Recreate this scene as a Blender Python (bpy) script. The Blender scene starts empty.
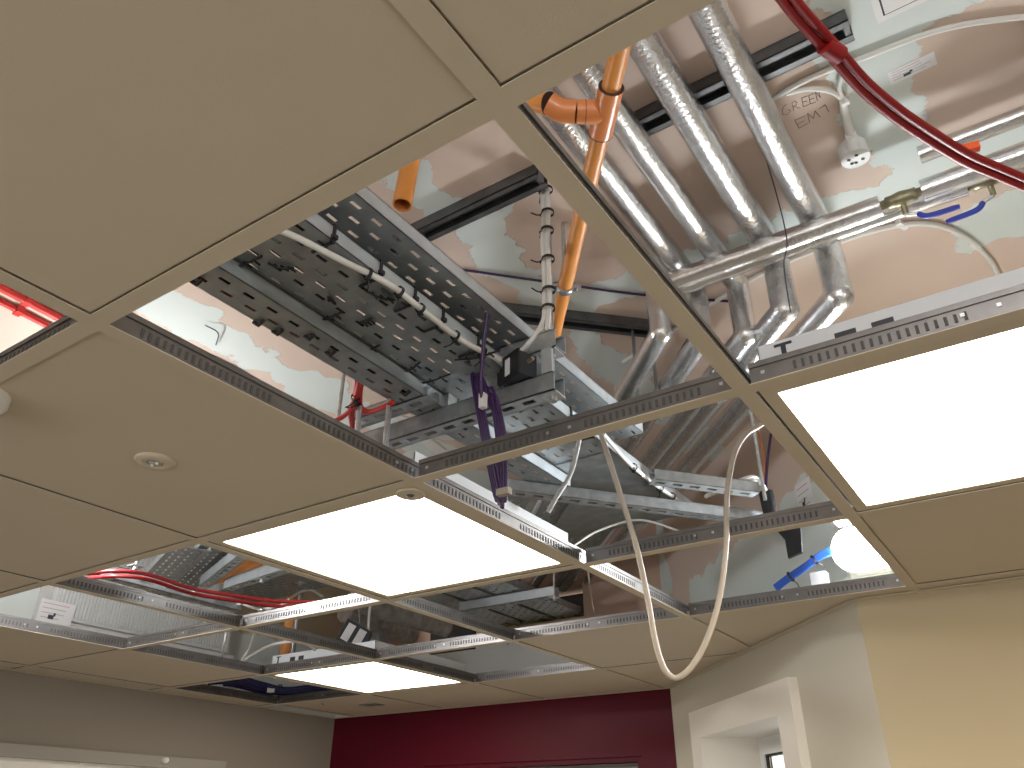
import bpy, bmesh, math, random
from mathutils import Vector, Matrix
random.seed(7)
S = bpy.context.scene
COL = S.collection
ZC = 2.40                      # height of the ceiling grid above the floor; all code below works relative to the grid face

# ------------------------------------------------------------------ camera
R0 = Vector((0.8286361, 0.5597609, 0.0054680))      # right
R1 = Vector((-0.2724343, 0.4117898, -0.8696026))    # down
R2 = Vector((-0.4890212, 0.7190945, 0.4937220))     # forward
CAM = Vector((0.2729789, -0.3762954, -0.5368547))
F = 789.8775
cd = bpy.data.cameras.new('camera'); co = bpy.data.objects.new('camera', cd); COL.objects.link(co)
cd.sensor_width = 36; cd.lens = F / 1024 * 36; cd.clip_start = 0.02
m = Matrix.Identity(4)
for i in range(3):
    m[i][0] = R0[i]; m[i][1] = -R1[i]; m[i][2] = -R2[i]; m[i][3] = CAM[i]
co.matrix_world = m
S.camera = co
# ------------------------------------------------------------------ world and exposure
w = bpy.data.worlds.new('world'); S.world = w; w.use_nodes = True
w.node_tree.nodes['Background'].inputs[0].default_value = (1.0, 0.97, 0.92, 1)
w.node_tree.nodes['Background'].inputs[1].default_value = 2.1
PANEL_E = 12.0         # recessed light panels
BULK_E = 150.0          # bulkhead lamps left burning in the void
GLOBE_E = 250.0        # added unseen globe lamps that brighten the void
S.view_settings.view_transform = 'Standard'; S.view_settings.look = 'None'
S.view_settings.gamma = 1; S.view_settings.use_curve_mapping = False
S.view_settings.exposure = 0.12

# ------------------------------------------------------------------ pixel to direction; the distance is fixed by the plane a thing lies on
def ray(x, y): return R0 * ((x - 512) / F) + R1 * ((y - 384) / F) + R2
def pz(x, y, z):
    d = ray(x, y); return CAM + d * ((z - CAM.z) / d.z)
def py(x, y, Y):
    d = ray(x, y); return CAM + d * ((Y - CAM.y) / d.y)
def px(x, y, X):
    d = ray(x, y); return CAM + d * ((X - CAM.x) / d.x)
WA = Vector((-1.166, 2.95, 0)); WB = Vector((-0.151, 1.87, 0))       # ends of the angled wall
AD = (WB - WA).normalized(); AN = Vector((AD.y, -AD.x, 0))           # along it; AN points into the room
if AN.dot(CAM - WA) < 0: AN = -AN
def pa(x, y, off=0.0):
    d = ray(x, y); return CAM + d * (((WA + AN * off) - CAM).dot(AN) / d.dot(AN))
SOF = 0.74

# ------------------------------------------------------------------ materials
MATS = {}
def mat(name, col, rough=0.6, metal=0.0, nscale=0, namt=0.0, bump=0.0, bscale=60, emit=None, estr=0, spec=0.5, col2=None, trans=0):
    if name in MATS: return MATS[name]
    M = bpy.data.materials.new(name); M.use_nodes = True; MATS[name] = M
    nt = M.node_tree; b = nt.nodes['Principled BSDF']
    b.inputs['Base Color'].default_value = (*col, 1); b.inputs['Roughness'].default_value = rough
    b.inputs['Metallic'].default_value = metal; b.inputs['Specular IOR Level'].default_value = spec
    if trans: b.inputs['Transmission Weight'].default_value = trans
    if emit: b.inputs['Emission Color'].default_value = (*emit, 1); b.inputs['Emission Strength'].default_value = estr
    tc = nt.nodes.new('ShaderNodeTexCoord')
    if nscale:
        n = nt.nodes.new('ShaderNodeTexNoise'); n.inputs['Scale'].default_value = nscale; n.inputs['Detail'].default_value = 5
        nt.links.new(tc.outputs['Object'], n.inputs['Vector'])
        r = nt.nodes.new('ShaderNodeMapRange'); r.inputs[1].default_value = 0.3; r.inputs[2].default_value = 0.7
        nt.links.new(n.outputs[0], r.inputs[0])
        mx = nt.nodes.new('ShaderNodeMix'); mx.data_type = 'RGBA'
        c2 = col2 or tuple(c * (1 - namt) for c in col)
        mx.inputs[6].default_value = (*col, 1); mx.inputs[7].default_value = (*c2, 1)
        nt.links.new(r.outputs[0], mx.inputs[0]); nt.links.new(mx.outputs[2], b.inputs['Base Color'])
    if bump:
        n2 = nt.nodes.new('ShaderNodeTexNoise'); n2.inputs['Scale'].default_value = bscale; n2.inputs['Detail'].default_value = 4
        nt.links.new(tc.outputs['Object'], n2.inputs['Vector'])
        bp = nt.nodes.new('ShaderNodeBump'); bp.inputs['Strength'].default_value = bump; bp.inputs['Distance'].default_value = 0.01
        nt.links.new(n2.outputs[0], bp.inputs['Height']); nt.links.new(bp.outputs[0], b.inputs['Normal'])
    return M
mat('tile', (0.66, 0.58, 0.455), 0.95, nscale=3, namt=0.05, bump=0.05, bscale=400, spec=0.1)
mat('tee_face', (0.66, 0.58, 0.455), 0.9, nscale=8, namt=0.04, spec=0.1)
mat('tee_web', (0.26, 0.245, 0.235), 0.38, 0.92, nscale=30, namt=0.2)
mat('tee_web_dark', (0.07, 0.065, 0.06), 0.6, 0.0)
mat('tee_web_light', (0.72, 0.75, 0.76), 0.4, 0.5)
mat('galv', (0.50, 0.53, 0.55), 0.42, 0.75, nscale=45, namt=0.28)
mat('tray_galv', (0.34, 0.37, 0.38), 0.45, 0.65, nscale=30, namt=0.25)
mat('wall_galv', (0.62, 0.67, 0.70), 0.40, 0.55, nscale=30, namt=0.15)  # tray steel again, paler: light on the side walls put into the colour
mat('zinc', (0.70, 0.72, 0.74), 0.3, 0.85, nscale=60, namt=0.3)
mat('foil', (0.86, 0.87, 0.89), 0.24, 1.0, nscale=40, namt=0.18, bump=0.24, bscale=130)
mat('foil_smooth', (0.86, 0.87, 0.89), 0.24, 1.0, nscale=16, namt=0.12, bump=0.10, bscale=120)
mat('foil_dusty', (0.62, 0.60, 0.57), 0.5, 0.3, nscale=30, namt=0.4, bump=0.5, bscale=60)
mat('orange', (0.76, 0.30, 0.065), 0.42, nscale=10, namt=0.12)
mat('orange_fitting', (0.72, 0.25, 0.08), 0.32, nscale=10, namt=0.1)
mat('dark_groove', (0.05, 0.02, 0.015), 0.8)
mat('red', (0.30, 0.008, 0.010), 0.45)
mat('bright_red', (0.62, 0.035, 0.03), 0.45)
mat('tab', (0.95, 0.14, 0.03), 0.5)
mat('purple', (0.05, 0.02, 0.09), 0.35)
mat('white_cable', (0.74, 0.73, 0.70), 0.45)
mat('grey_cable', (0.45, 0.45, 0.44), 0.5)
mat('cream_cable', (0.44, 0.38, 0.31), 0.5)
mat('blue', (0.02, 0.10, 0.50), 0.4)
mat('navy', (0.010, 0.013, 0.09), 0.45)
mat('lever', (0.035, 0.06, 0.42), 0.4)
mat('brass', (0.42, 0.38, 0.25), 0.4, 0.7, nscale=40, namt=0.4)
mat('black', (0.012, 0.012, 0.014), 0.5)
mat('black_box', (0.03, 0.032, 0.04), 0.4)
mat('channel_dark', (0.18, 0.19, 0.20), 0.35, 0.6, nscale=20, namt=0.4)
mat('white_paint', (0.80, 0.80, 0.79), 0.4)
mat('housing', (0.66, 0.68, 0.70), 0.45)
mat('paper', (0.80, 0.80, 0.82), 0.7)
mat('pencil', (0.20, 0.17, 0.16), 0.8)
mat('ink', (0.06, 0.06, 0.08), 0.8)
mat('pink_ink', (0.65, 0.35, 0.40), 0.8)
mat('carpet', (0.32, 0.29, 0.25), 0.95, nscale=120, namt=0.3)
mat('maroon', (0.095, 0.003, 0.014), 0.5, nscale=2, namt=0.12, spec=0.22)
mat('beige', (0.64, 0.605, 0.51), 0.75, nscale=1.5, namt=0.06)
mat('warm_beige', (0.52, 0.43, 0.28), 0.75, nscale=1.5, namt=0.06)
mat('beige_shaded', (0.30, 0.265, 0.22), 0.75, nscale=1.5, namt=0.05)  # same wall paint as elsewhere, with the left side's shade in its colour
mat('white_trim', (0.90, 0.86, 0.79), 0.45)
mat('glass_dark', (0.06, 0.05, 0.045), 0.15)
mat('clear_pane', (0.8, 0.85, 0.88), 0.02, trans=1.0)
mat('blind', (0.36, 0.34, 0.30), 0.7)
mat('glow', (0.9, 0.9, 0.88), 0.5, emit=(1.0, 0.905, 0.78), estr=PANEL_E)
mat('bulk_glow', (0.9, 0.9, 0.9), 0.5, emit=(0.93, 0.97, 1.0), estr=BULK_E)
mat('ribbed', (0.66, 0.68, 0.68), 0.6)
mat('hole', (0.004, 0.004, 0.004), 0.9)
mat('yellow_insul', (0.30, 0.27, 0.10), 0.95, nscale=30, namt=0.5)

def board_mat(name, pink, plaster, bands, zedge=None):
    """gypsum board with feathered skim along its joints; bands = (axis, centre, half width, lo, hi) in metres"""
    M = bpy.data.materials.new(name); M.use_nodes = True; MATS[name] = M
    nt = M.node_tree; L = nt.links; b = nt.nodes['Principled BSDF']; b.inputs['Roughness'].default_value = 0.85
    b.inputs['Specular IOR Level'].default_value = 0.2
    tc = nt.nodes.new('ShaderNodeTexCoord'); sep = nt.nodes.new('ShaderNodeSeparateXYZ'); L.new(tc.outputs['Object'], sep.inputs[0])
    def mth(op, a, c=None, clamp=False):
        n = nt.nodes.new('ShaderNodeMath'); n.operation = op; n.use_clamp = clamp
        for i, v in enumerate((a, c)):
            if v is None: continue
            if isinstance(v, (int, float)): n.inputs[i].default_value = v
            else: L.new(v, n.inputs[i])
        return n.outputs[0]
    nz = nt.nodes.new('ShaderNodeTexNoise'); nz.inputs['Scale'].default_value = 5.5; nz.inputs['Detail'].default_value = 6; nz.inputs['Roughness'].default_value = 0.6
    L.new(tc.outputs['Object'], nz.inputs['Vector'])
    wob = mth('MULTIPLY', mth('SUBTRACT', nz.outputs[0], 0.5), 0.34)
    out = None
    for ax, c, hw, lo, hi in bands:
        a = sep.outputs['XYZ'.index(ax)]
        o = sep.outputs[{'X': 1, 'Y': 0, 'Z': 0}[ax]] if ax != 'Z' else sep.outputs[0]
        d = mth('SUBTRACT', mth('ADD', mth('ABSOLUTE', mth('SUBTRACT', a, c)), wob), hw)
        e = mth('SUBTRACT', mth('ADD', mth('ABSOLUTE', mth('SUBTRACT', o, (lo + hi) / 2)), wob), (hi - lo) / 2)
        s = mth('MULTIPLY', mth('MAXIMUM', d, e), -160, False)
        s = mth('MINIMUM', mth('MAXIMUM', s, 0), 1)
        out = s if out is None else mth('MAXIMUM', out, s)
    n2 = nt.nodes.new('ShaderNodeTexNoise'); n2.inputs['Scale'].default_value = 2.2; n2.inputs['Detail'].default_value = 3
    L.new(tc.outputs['Object'], n2.inputs['Vector'])
    pm = nt.nodes.new('ShaderNodeMix'); pm.data_type = 'RGBA'; L.new(n2.outputs[0], pm.inputs[0])
    pm.inputs[6].default_value = (*pink, 1); pm.inputs[7].default_value = (*[v * 0.86 for v in pink], 1)
    mx = nt.nodes.new('ShaderNodeMix'); mx.data_type = 'RGBA'; mx.inputs[7].default_value = (*plaster, 1)
    L.new(pm.outputs[2], mx.inputs[6])
    if out is not None: L.new(out, mx.inputs[0])
    else: mx.inputs[0].default_value = 0
    L.new(mx.outputs[2], b.inputs['Base Color'])
    bp = nt.nodes.new('ShaderNodeBump'); bp.inputs['Strength'].default_value = 0.4; bp.inputs['Distance'].default_value = 0.004
    if out is not None: L.new(out, bp.inputs['Height']); L.new(bp.outputs[0], b.inputs['Normal'])
    return M
PINK = (0.72, 0.585, 0.50); SKIM = (0.68, 0.74, 0.72)
board_mat('soffit_board', PINK, SKIM, [('X', -2.46, .09, -3, 3.2), ('X', -1.56, .085, -3, 3.2), ('X', -.66, .06, -3, 3.2), ('X', .27, .06, -3, 1.3), ('X', 1.17, .09, -3, 3.2),
    ('Y', 1.20, .07, -.62, .6), ('Y', .74, .03, -.80, -.42), ('Y', -.1, .07, -3.2, -.4), ('Y', .72, .07, .22, .75), ('Y', 1.45, .10, .34, .8)])
board_mat('back_board', (0.56, 0.40, 0.32), (0.74, 0.74, 0.72), [('Z', .10, .20, -3.3, -1.3), ('X', -1.16, .03, -1, 2)])
board_mat('angle_board', PINK, SKIM, [('Z', .13, .25, -.95, .3), ('X', -1.13, .022, 0, 6)])
board_mat('right_board', PINK, SKIM, [('Z', .1, .36, -1, 1.5)])
board_mat('left_board', (0.66, 0.58, 0.42), SKIM, [('Z', .15, .2, -4, 0)])

ORD = ['first', 'second', 'third', 'fourth', 'fifth', 'sixth', 'seventh', 'eighth', 'ninth', 'tenth', 'eleventh']
# ------------------------------------------------------------------ mesh helpers
class MB:
    def __init__(s): s.v = []; s.f = []; s.sm = []
    def add(s, vs, fs, smooth=False):
        o = len(s.v); s.v += [tuple(v) for v in vs]; s.f += [tuple(i + o for i in f) for f in fs]; s.sm += [smooth] * len(fs); return s
    def box(s, a, b, M=None):
        x0, y0, z0 = a; x1, y1, z1 = b
        vs = [Vector(q) for q in ((x0,y0,z0),(x1,y0,z0),(x1,y1,z0),(x0,y1,z0),(x0,y0,z1),(x1,y0,z1),(x1,y1,z1),(x0,y1,z1))]
        if M: vs = [M @ q for q in vs]
        return s.add(vs, [(3,2,1,0),(4,5,6,7),(0,1,5,4),(1,2,6,5),(2,3,7,6),(3,0,4,7)])
    def obox(s, c, size, M=None, rz=0, rx=0, ry=0):
        T = M or (Matrix.Translation(c) @ Matrix.Rotation(rz, 4, 'Z') @ Matrix.Rotation(ry, 4, 'Y') @ Matrix.Rotation(rx, 4, 'X'))
        h = [q / 2 for q in size]
        return s.box((-h[0], -h[1], -h[2]), (h[0], h[1], h[2]), T)
    def prism(s, poly, z0, z1):
        n = len(poly)
        vs = [(p[0], p[1], z0) for p in poly] + [(p[0], p[1], z1) for p in poly]
        return s.add(vs, [tuple(range(n - 1, -1, -1)), tuple(range(n, 2 * n))] + [(i, (i + 1) % n, (i + 1) % n + n, i + n) for i in range(n)])
    def tube(s, pts, r, seg=10, caps=True, jitter=0.0, hollow=None):
        pts = [Vector(p) for p in pts]; n = len(pts)
        rr = r if isinstance(r, (list, tuple)) else [r] * n
        t0 = (pts[1] - pts[0]).normalized()
        up = Vector((0, 0, 1)) if abs(t0.z) < 0.9 else Vector((1, 0, 0))
        nrm = t0.cross(up).normalized(); vs = []; fs = []
        for i, p in enumerate(pts):
            t = (pts[min(i + 1, n - 1)] - pts[max(i - 1, 0)]).normalized()
            nrm = (nrm - t * nrm.dot(t)).normalized(); bi = t.cross(nrm)
            for k in range(seg):
                a = 2 * math.pi * k / seg; q = rr[i] + (random.uniform(-jitter, jitter) if jitter else 0)
                vs.append(p + (nrm * math.cos(a) + bi * math.sin(a)) * q)
        for i in range(n - 1):
            for k in range(seg):
                fs.append((i*seg + k, i*seg + (k+1) % seg, (i+1)*seg + (k+1) % seg, (i+1)*seg + k))
        s.add(vs, fs, True)
        if caps: s.add([vs[k] for k in range(seg)], [tuple(range(seg - 1, -1, -1))]); s.add([vs[(n-1)*seg + k] for k in range(seg)], [tuple(range(seg))])
        return s
    def lathe(s, prof, M, seg=28):
        """prof = (radius, height) list turned about local z"""
        vs = []; fs = []; n = len(prof)
        for r, h in prof:
            for k in range(seg):
                a = 2 * math.pi * k / seg; vs.append(M @ Vector((r * math.cos(a), r * math.sin(a), h)))
        for i in range(n - 1):
            for k in range(seg):
                fs.append((i*seg + k, i*seg + (k+1) % seg, (i+1)*seg + (k+1) % seg, (i+1)*seg + k))
        s.add(vs, fs, True)
        s.add(vs[:seg], [tuple(range(seg - 1, -1, -1))]); s.add(vs[(n-1)*seg:], [tuple(range(seg))])
        return s
    def build(s, name, material, parent=None):
        me = bpy.data.meshes.new(name); me.from_pydata(s.v, [], s.f)
        me.polygons.foreach_set('use_smooth', s.sm); me.update()
        bm = bmesh.new(); bm.from_mesh(me); bmesh.ops.recalc_face_normals(bm, faces=bm.faces); bm.to_mesh(me); bm.free()
        me.materials.append(MATS[material])
        o = bpy.data.objects.new(name, me); COL.objects.link(o)
        if parent is not None:
            o.parent = parent
            base = Vector(parent.location)
            if parent.parent is not None: base = base + Vector(parent.parent.location)
            o.location = -base                       # vertices are written in room coordinates
        return o
def tag(o, label, cat, group=None):
    o['label'] = label; o['category'] = cat
    if group: o['group'] = group
    return o
def thing(name, label, cat, loc=(0, 0, 0), group=None):
    e = bpy.data.objects.new(name, None); e.empty_display_size = .05; COL.objects.link(e); e.location = loc
    return tag(e, label, cat, group)
def struct(o): o['kind'] = 'structure'; return o
def stuff(o): o['kind'] = 'stuff'; return o
def smooth(pts, n=8):
    P = [Vector(p) for p in pts]
    if len(P) < 3: return P
    P = [P[0] * 2 - P[1]] + P + [P[-1] * 2 - P[-2]]; out = []
    for i in range(1, len(P) - 2):
        a, b, c, d = P[i-1:i+3]
        for k in range(n):
            t = k / n
            out.append(0.5 * ((2*b) + (c - a)*t + (2*a - 5*b + 4*c - d)*t*t + (3*b - a - 3*c + d)*t**3))
    out.append(P[-2]); return out
def frame_of(p0, p1):
    """matrix: local x along p0->p1, z up"""
    p0 = Vector(p0); x = (Vector(p1) - p0).normalized(); up = Vector((0, 0, 1))
    if abs(x.z) > .95: up = Vector((0, 1, 0))
    y = up.cross(x).normalized(); z = x.cross(y)
    m = Matrix.Identity(4)
    for i in range(3): m[i][0] = x[i]; m[i][1] = y[i]; m[i][2] = z[i]; m[i][3] = p0[i]
    return m
def tie(parent, p, d, r, tail=0.03, name='cable_tie', wdt=0.006, material='black'):
    """a strap round a point p, threaded on direction d, with its cut-off tail"""
    p = Vector(p); d = Vector(d).normalized(); up = Vector((0, 0, 1)) if abs(d.z) < .9 else Vector((1, 0, 0))
    a = d.cross(up).normalized(); b = d.cross(a); mb = MB(); n = 12; vs = []; fs = []
    for k in range(n):
        c = a * math.cos(2*math.pi*k/n) + b * math.sin(2*math.pi*k/n)
        for rr, dd in ((r, -wdt), (r, wdt), (r + .0016, wdt), (r + .0016, -wdt)): vs.append(p + c*rr + d*dd/2)
    for k in range(n):
        j = (k + 1) % n
        for q in range(4): fs.append((k*4 + q, k*4 + (q+1) % 4, j*4 + (q+1) % 4, j*4 + q))
    mb.add(vs, fs)
    mb.obox(p + b * (r + .002), (.008, .007, .006))
    e = p + b * (r + .003) + (a * random.choice((-1, 1)) * .7 + b * .6 + d * random.uniform(-.5, .5)).normalized() * tail
    mb.tube([p + b * (r + .003), (p + b*(r + .003) + e) / 2 + d * .003, e], .0016, 5)
    return mb.build(name, material, parent)
def cable(name, pts, r, material, label, cat='cable', group=None, ties=(), seg=8, sm=8, tr=None, parent=None, tail=.025):
    P = smooth(pts, sm); o = MB().tube(P, r, seg).build(name, material, parent)
    if parent is None: tag(o, label, cat, group)
    for t in ties:
        i = min(int(t * (len(P) - 1)), len(P) - 2)
        tie(o, P[i], P[i+1] - P[i], tr or r * 1.15, tail)
    return o
def slotted(mb, W, L, pitch, slot, cpitch, cslot, th=.0014, margin=.012, stagger=True, M=None, phase=0.0):
    """a perforated sheet of width W (local y) and length L (local x): real slots, cut by leaving cells out"""
    cols = max(1, int((W - 2*margin + (cpitch - cslot)) / cpitch)); used = cols*cpitch - (cpitch - cslot); y0 = (W - used) / 2
    def q(xa, xb, ya, yb): mb.box((xa, ya, 0), (xb, yb, th), M)
    q(0, L, 0, y0); q(0, L, W - y0, W)
    for c in range(cols):
        ya = y0 + c*cpitch; yb = ya + cslot
        if c < cols - 1: q(0, L, yb, ya + cpitch)
        x = 0; off = phase + (pitch / 2 if stagger and c % 2 else 0) + .01
        k = 0
        while True:
            xs = off + k*pitch
            if xs + slot > L - .004: q(x, L, ya, yb); break
            if xs > x: q(x, xs, ya, yb)
            x = xs + slot; k += 1
    return mb
def tray(name, p0, p1, W, wall, label, group='perforated cable trays', lid=None, wmat='wall_galv', bmat='tray_galv', shift=0.0):
    """p0 -> p1 runs along the centre of the tray's underside"""
    T = frame_of(p0, p1); L = (Vector(p1) - Vector(p0)).length
    t = thing(name, label, 'cable tray', p0, group)
    B = T @ Matrix.Translation((0, -W/2, 0))
    mb = MB(); slotted(mb, W, L, .05, .022, .027, .0075, M=B, phase=shift); mb.build('base', bmat, t)
    for s in (0, 1):
        mb = MB(); y = s * W
        mb.box((0, y - .0014*s, 0), (L, y + .0014*(1-s), wall), B)
        mb.box((0, y - .012*s, wall - .0014), (L, y + .012*(1-s), wall), B)
        mb.build('side_wall', wmat, t)
    return t
def strut(name, p0, p1, label, W=.041, H=.041, group='slotted strut channels', material='galv', up=False):
    T = frame_of(p0, p1); L = (Vector(p1) - Vector(p0)).length
    t = thing(name, label, 'strut', p0, group); B = T @ Matrix.Translation((0, -W/2, 0))
    mb = MB(); slotted(mb, W, L, .05, .028, .03, .014, th=.002, margin=.01, stagger=False, M=B); mb.build('slotted_back', material, t)
    mb = MB()
    for s in (0, 1):
        y = s * W
        mb.box((0, y - .002*s, 0), (L, y + .002*(1-s), H), B)
        mb.box((0, y - .010*s, H - .002), (L, y + .010*(1-s), H), B)
    mb.build('side_flange', material, t)
    return t
def rod(name, p0, p1, label, r=.005, group='threaded hanger rods', plate=None):
    t = thing(name, label, 'rod', p0, group)
    MB().tube([p0, p1], r, 8).build('threaded_bar', 'zinc', t)
    for p in ([p1] if plate is None else plate):
        mb = MB(); mb.obox(Vector(p) - Vector((0, 0, .003)), (.036, .036, .004)); mb.build('square_washer', 'zinc', t)
        M = Matrix.Translation(Vector(p) - Vector((0, 0, .014)))
        MB().lathe([(.009, 0), (.009, .009)], M, 6).build('nut', 'zinc', t)
    return t

# ================================================================== THE SETTING
def wall(name, a, b, z0, z1, th, holes, material, nrm, low=None):
    """vertical wall from plan point a to b, face on that line, thickness away from nrm; holes = (s0,s1,z0,z1)"""
    a = Vector((a[0], a[1], 0)); b = Vector((b[0], b[1], 0)); d = (b - a); L = d.length; d.normalize()
    m = Matrix.Identity(4); n = -Vector(nrm)
    for i in range(3): m[i][0] = d[i]; m[i][1] = n[i]; m[i][2] = (0, 0, 1)[i]; m[i][3] = a[i]
    xs = sorted({0, L, *[h[0] for h in holes], *[h[1] for h in holes]}); zs = sorted({z0, z1, *[h[2] for h in holes], *[h[3] for h in holes]})
    zs = [z for z in zs if z0 <= z <= z1]; mb = MB()
    for i in range(len(xs) - 1):
        for k in range(len(zs) - 1):
            cx = (xs[i] + xs[i+1]) / 2; cz = (zs[k] + zs[k+1]) / 2
            if any(h[0] < cx < h[1] and h[2] < cz < h[3] for h in holes): continue
            mb.box((xs[i], 0, zs[k]), (xs[i+1], th, zs[k+1]), m)
    o = mb.build(name, material); struct(o)
    return o, m
FL = -ZC
struct(MB().box((-3.4, -3.0, FL - .1), (2.4, 3.2, FL)).build('floor', 'carpet'))
struct(MB().box((-3.4, -3.0, SOF), (2.4, 3.5, SOF + .12)).build('ceiling', 'soffit_board'))
hole0, hole1 = py(583, 615, 2.95), py(488, 598, 2.95)
wb, MBK = wall('wall_back', (-3.15, 2.95), (-1.166, 2.95), FL, 0, .14, [(.655, 1.83, FL, -.255)], 'maroon', (0, -1, 0))
wall('wall_back_void', (-3.15, 2.95), (-1.166, 2.95), 0, SOF, .14, [(3.15 - 2.12, 3.15 - 1.57, .355, .505), (3.15 - 2.62, 3.15 - 2.2, .27, .47)], 'back_board', (0, -1, 0))
wl, MLF = wall('wall_left', (-3.15, -3.0), (-3.15, 2.95), FL, 0, .14, [(4.0, 5.26, FL, -.255)], 'beige_shaded', (1, 0, 0))
wall('wall_left_void', (-3.15, -3.0), (-3.15, 2.95), 0, SOF, .14, [], 'left_board', (1, 0, 0))
wang, MAN = wall('wall_angled', WA, WB, FL, 0, .16, [(.345, 1.015, -1.51, -.21)], 'beige', AN)
wall('wall_angled_void', WA, WB, 0, SOF, .16, [], 'angle_board', AN)
wall('wall_right', (-.151, 1.87), (2.4, 1.87), FL, 0, .14, [], 'warm_beige', (0, -1, 0))
wall('wall_right_void', (-.151, 1.87), (2.4, 1.87), 0, SOF, .14, [], 'right_board', (0, -1, 0))
wall('wall_side', (2.26, -3.0), (2.26, 1.87), FL, SOF, .14, [(1.0, 3.0, -1.5, -.2)], 'beige', (-1, 0, 0))
wall('wall_front', (-3.15, -2.9), (2.4, -2.9), FL, SOF, .14, [(.6, 4.9, -1.6, -.15)], 'beige', (0, 1, 0))

# window in the angled wall: casing, deep reveal, frame, glass
def Q(s, off, z): return WA + AD * s + AN * off + Vector((0, 0, z))
def qbox(mb, s0, s1, o0, o1, z0, z1):
    vs = [Q(s, o, z) for z in (z0, z1) for s, o in ((s0, o0), (s1, o0), (s1, o1), (s0, o1))]
    mb.add(vs, [(3,2,1,0),(4,5,6,7),(0,1,5,4),(1,2,6,5),(2,3,7,6),(3,0,4,7)])
    return mb
win = bpy.data.objects.new('window_1', None); COL.objects.link(win); win.location = Q(.68, 0, -1.5); struct(win)
mb = MB(); qbox(mb, .265, 1.10, .0, .03, -.225, -.13); qbox(mb, .265, .36, 0, .03, -1.6, -.225); qbox(mb, 1.0, 1.10, 0, .03, -1.6, -.225)
mb.build('casing', 'white_trim', win)
mb = MB(); qbox(mb, .345, .36, -.22, 0, -1.5, -.225); qbox(mb, 1.0, 1.015, -.22, 0, -1.5, -.225); qbox(mb, .345, 1.015, -.22, 0, -.225, -.21)
mb.build('reveal', 'white_trim', win)
mb = MB(); qbox(mb, .36, 1.0, -.22, -.195, -.25, -.225); qbox(mb, .36, .385, -.22, -.195, -1.5, -.25); qbox(mb, .975, 1.0, -.22, -.195, -1.5, -.25)
fr = mb.build('window_frame', 'white_paint', win)
mb = MB(); qbox(mb, .385, .975, -.22, -.185, -.285, -.252); qbox(mb, .387, .42, -.22, -.185, -1.5, -.285); qbox(mb, .94, .973, -.22, -.185, -1.5, -.285)
mb.build('sash', 'white_paint', fr)
mb = MB(); qbox(mb, .42, .94, -.215, -.19, -.292, -.285); qbox(mb, .42, .427, -.215, -.19, -1.5, -.292); mb.build('gasket', 'black', fr)
mb = MB(); qbox(mb, .427, .94, -.21, -.20, -1.5, -.292); mb.build('pane', 'clear_pane', win)
# glazed doors: left wall and back wall
dl = bpy.data.objects.new('door_1', None); COL.objects.link(dl); dl.location = (-3.15, 1.63, FL); struct(dl)
mb = MB(); mb.box((-3.20, 1.0, -.30), (-3.12, 2.2, -.255)); mb.box((-3.20, 2.2, FL), (-3.12, 2.26, -.255)); mb.box((-3.20, 1.0, FL), (-3.12, 1.04, -.255)); mb.build('door_frame', 'blind', dl)
for y0, y1 in ((1.04, 1.575), (1.585, 2.19)):
    lf = MB().box((-3.19, y0, FL + .01), (-3.155, y1, -.262)).build('door_leaf', 'white_trim', dl)
    MB().box((-3.154, y0 + .05, FL + .3), (-3.15, y1 - .05, -.37)).build('pane', 'blind', lf)
MB().lathe([(.012, 0), (.012, .02), (.006, .024)], Matrix.Translation((-3.12, 1.93, -.272)) @ Matrix.Rotation(math.pi/2, 4, 'Y'), 12).build('bracket', 'white_trim', dl)
db = bpy.data.objects.new('door_2', None); COL.objects.link(db); db.location = (-1.9, 2.95, FL); struct(db)
mb = MB(); mb.box((-2.495, 2.96, -.275), (-1.32, 3.09, -.255)); mb.box((-2.495, 2.96, FL), (-2.47, 3.09, -.275)); mb.box((-1.345, 2.96, FL), (-1.32, 3.09, -.275)); mb.build('door_frame', 'maroon', db)
MB().box((-2.47, 3.03, FL + .01), (-1.345, 3.07, -.262)).build('door_leaf', 'blind', db)
MB().tube([(-2.46, 3.0, -.305), (-1.35, 3.0, -.305)], .016, 12).build('blind_roller', 'blind', db)

# ================================================================== SUSPENDED CEILING
G = .6
def axy(X): return 1.87 if X >= WB.x else (WA.y + (X - WA.x) * (WB.y - WA.y) / (WB.x - WA.x) if X > WA.x else 2.95)
def wallX(Y): return WB.x + (1.87 - Y) * (WA.x - WB.x) / (2.95 - 1.87) if Y > 1.87 else 9
def tile_mesh(poly, name):
    n = len(poly); c = Vector((sum(p[0] for p in poly) / n, sum(p[1] for p in poly) / n))
    def inset(d):
        out = []
        for i in range(n):
            p0, p1, p2 = Vector(poly[i-1]), Vector(poly[i]), Vector(poly[(i+1) % n])
            e1 = (p1 - p0).normalized(); e2 = (p2 - p1).normalized(); n1 = Vector((-e1.y, e1.x)); n2 = Vector((-e2.y, e2.x))
            k = 1 + n1.dot(n2); out.append(p1 + (n1 + n2) * (d / k))
        return out
    mb = MB(); mb.prism(inset(.0135), .0030, .012); mb.prism(inset(.003), .0065, .018)
    return mb.build(name, 'tile')
TG = 'mineral fibre ceiling tiles'
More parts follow.
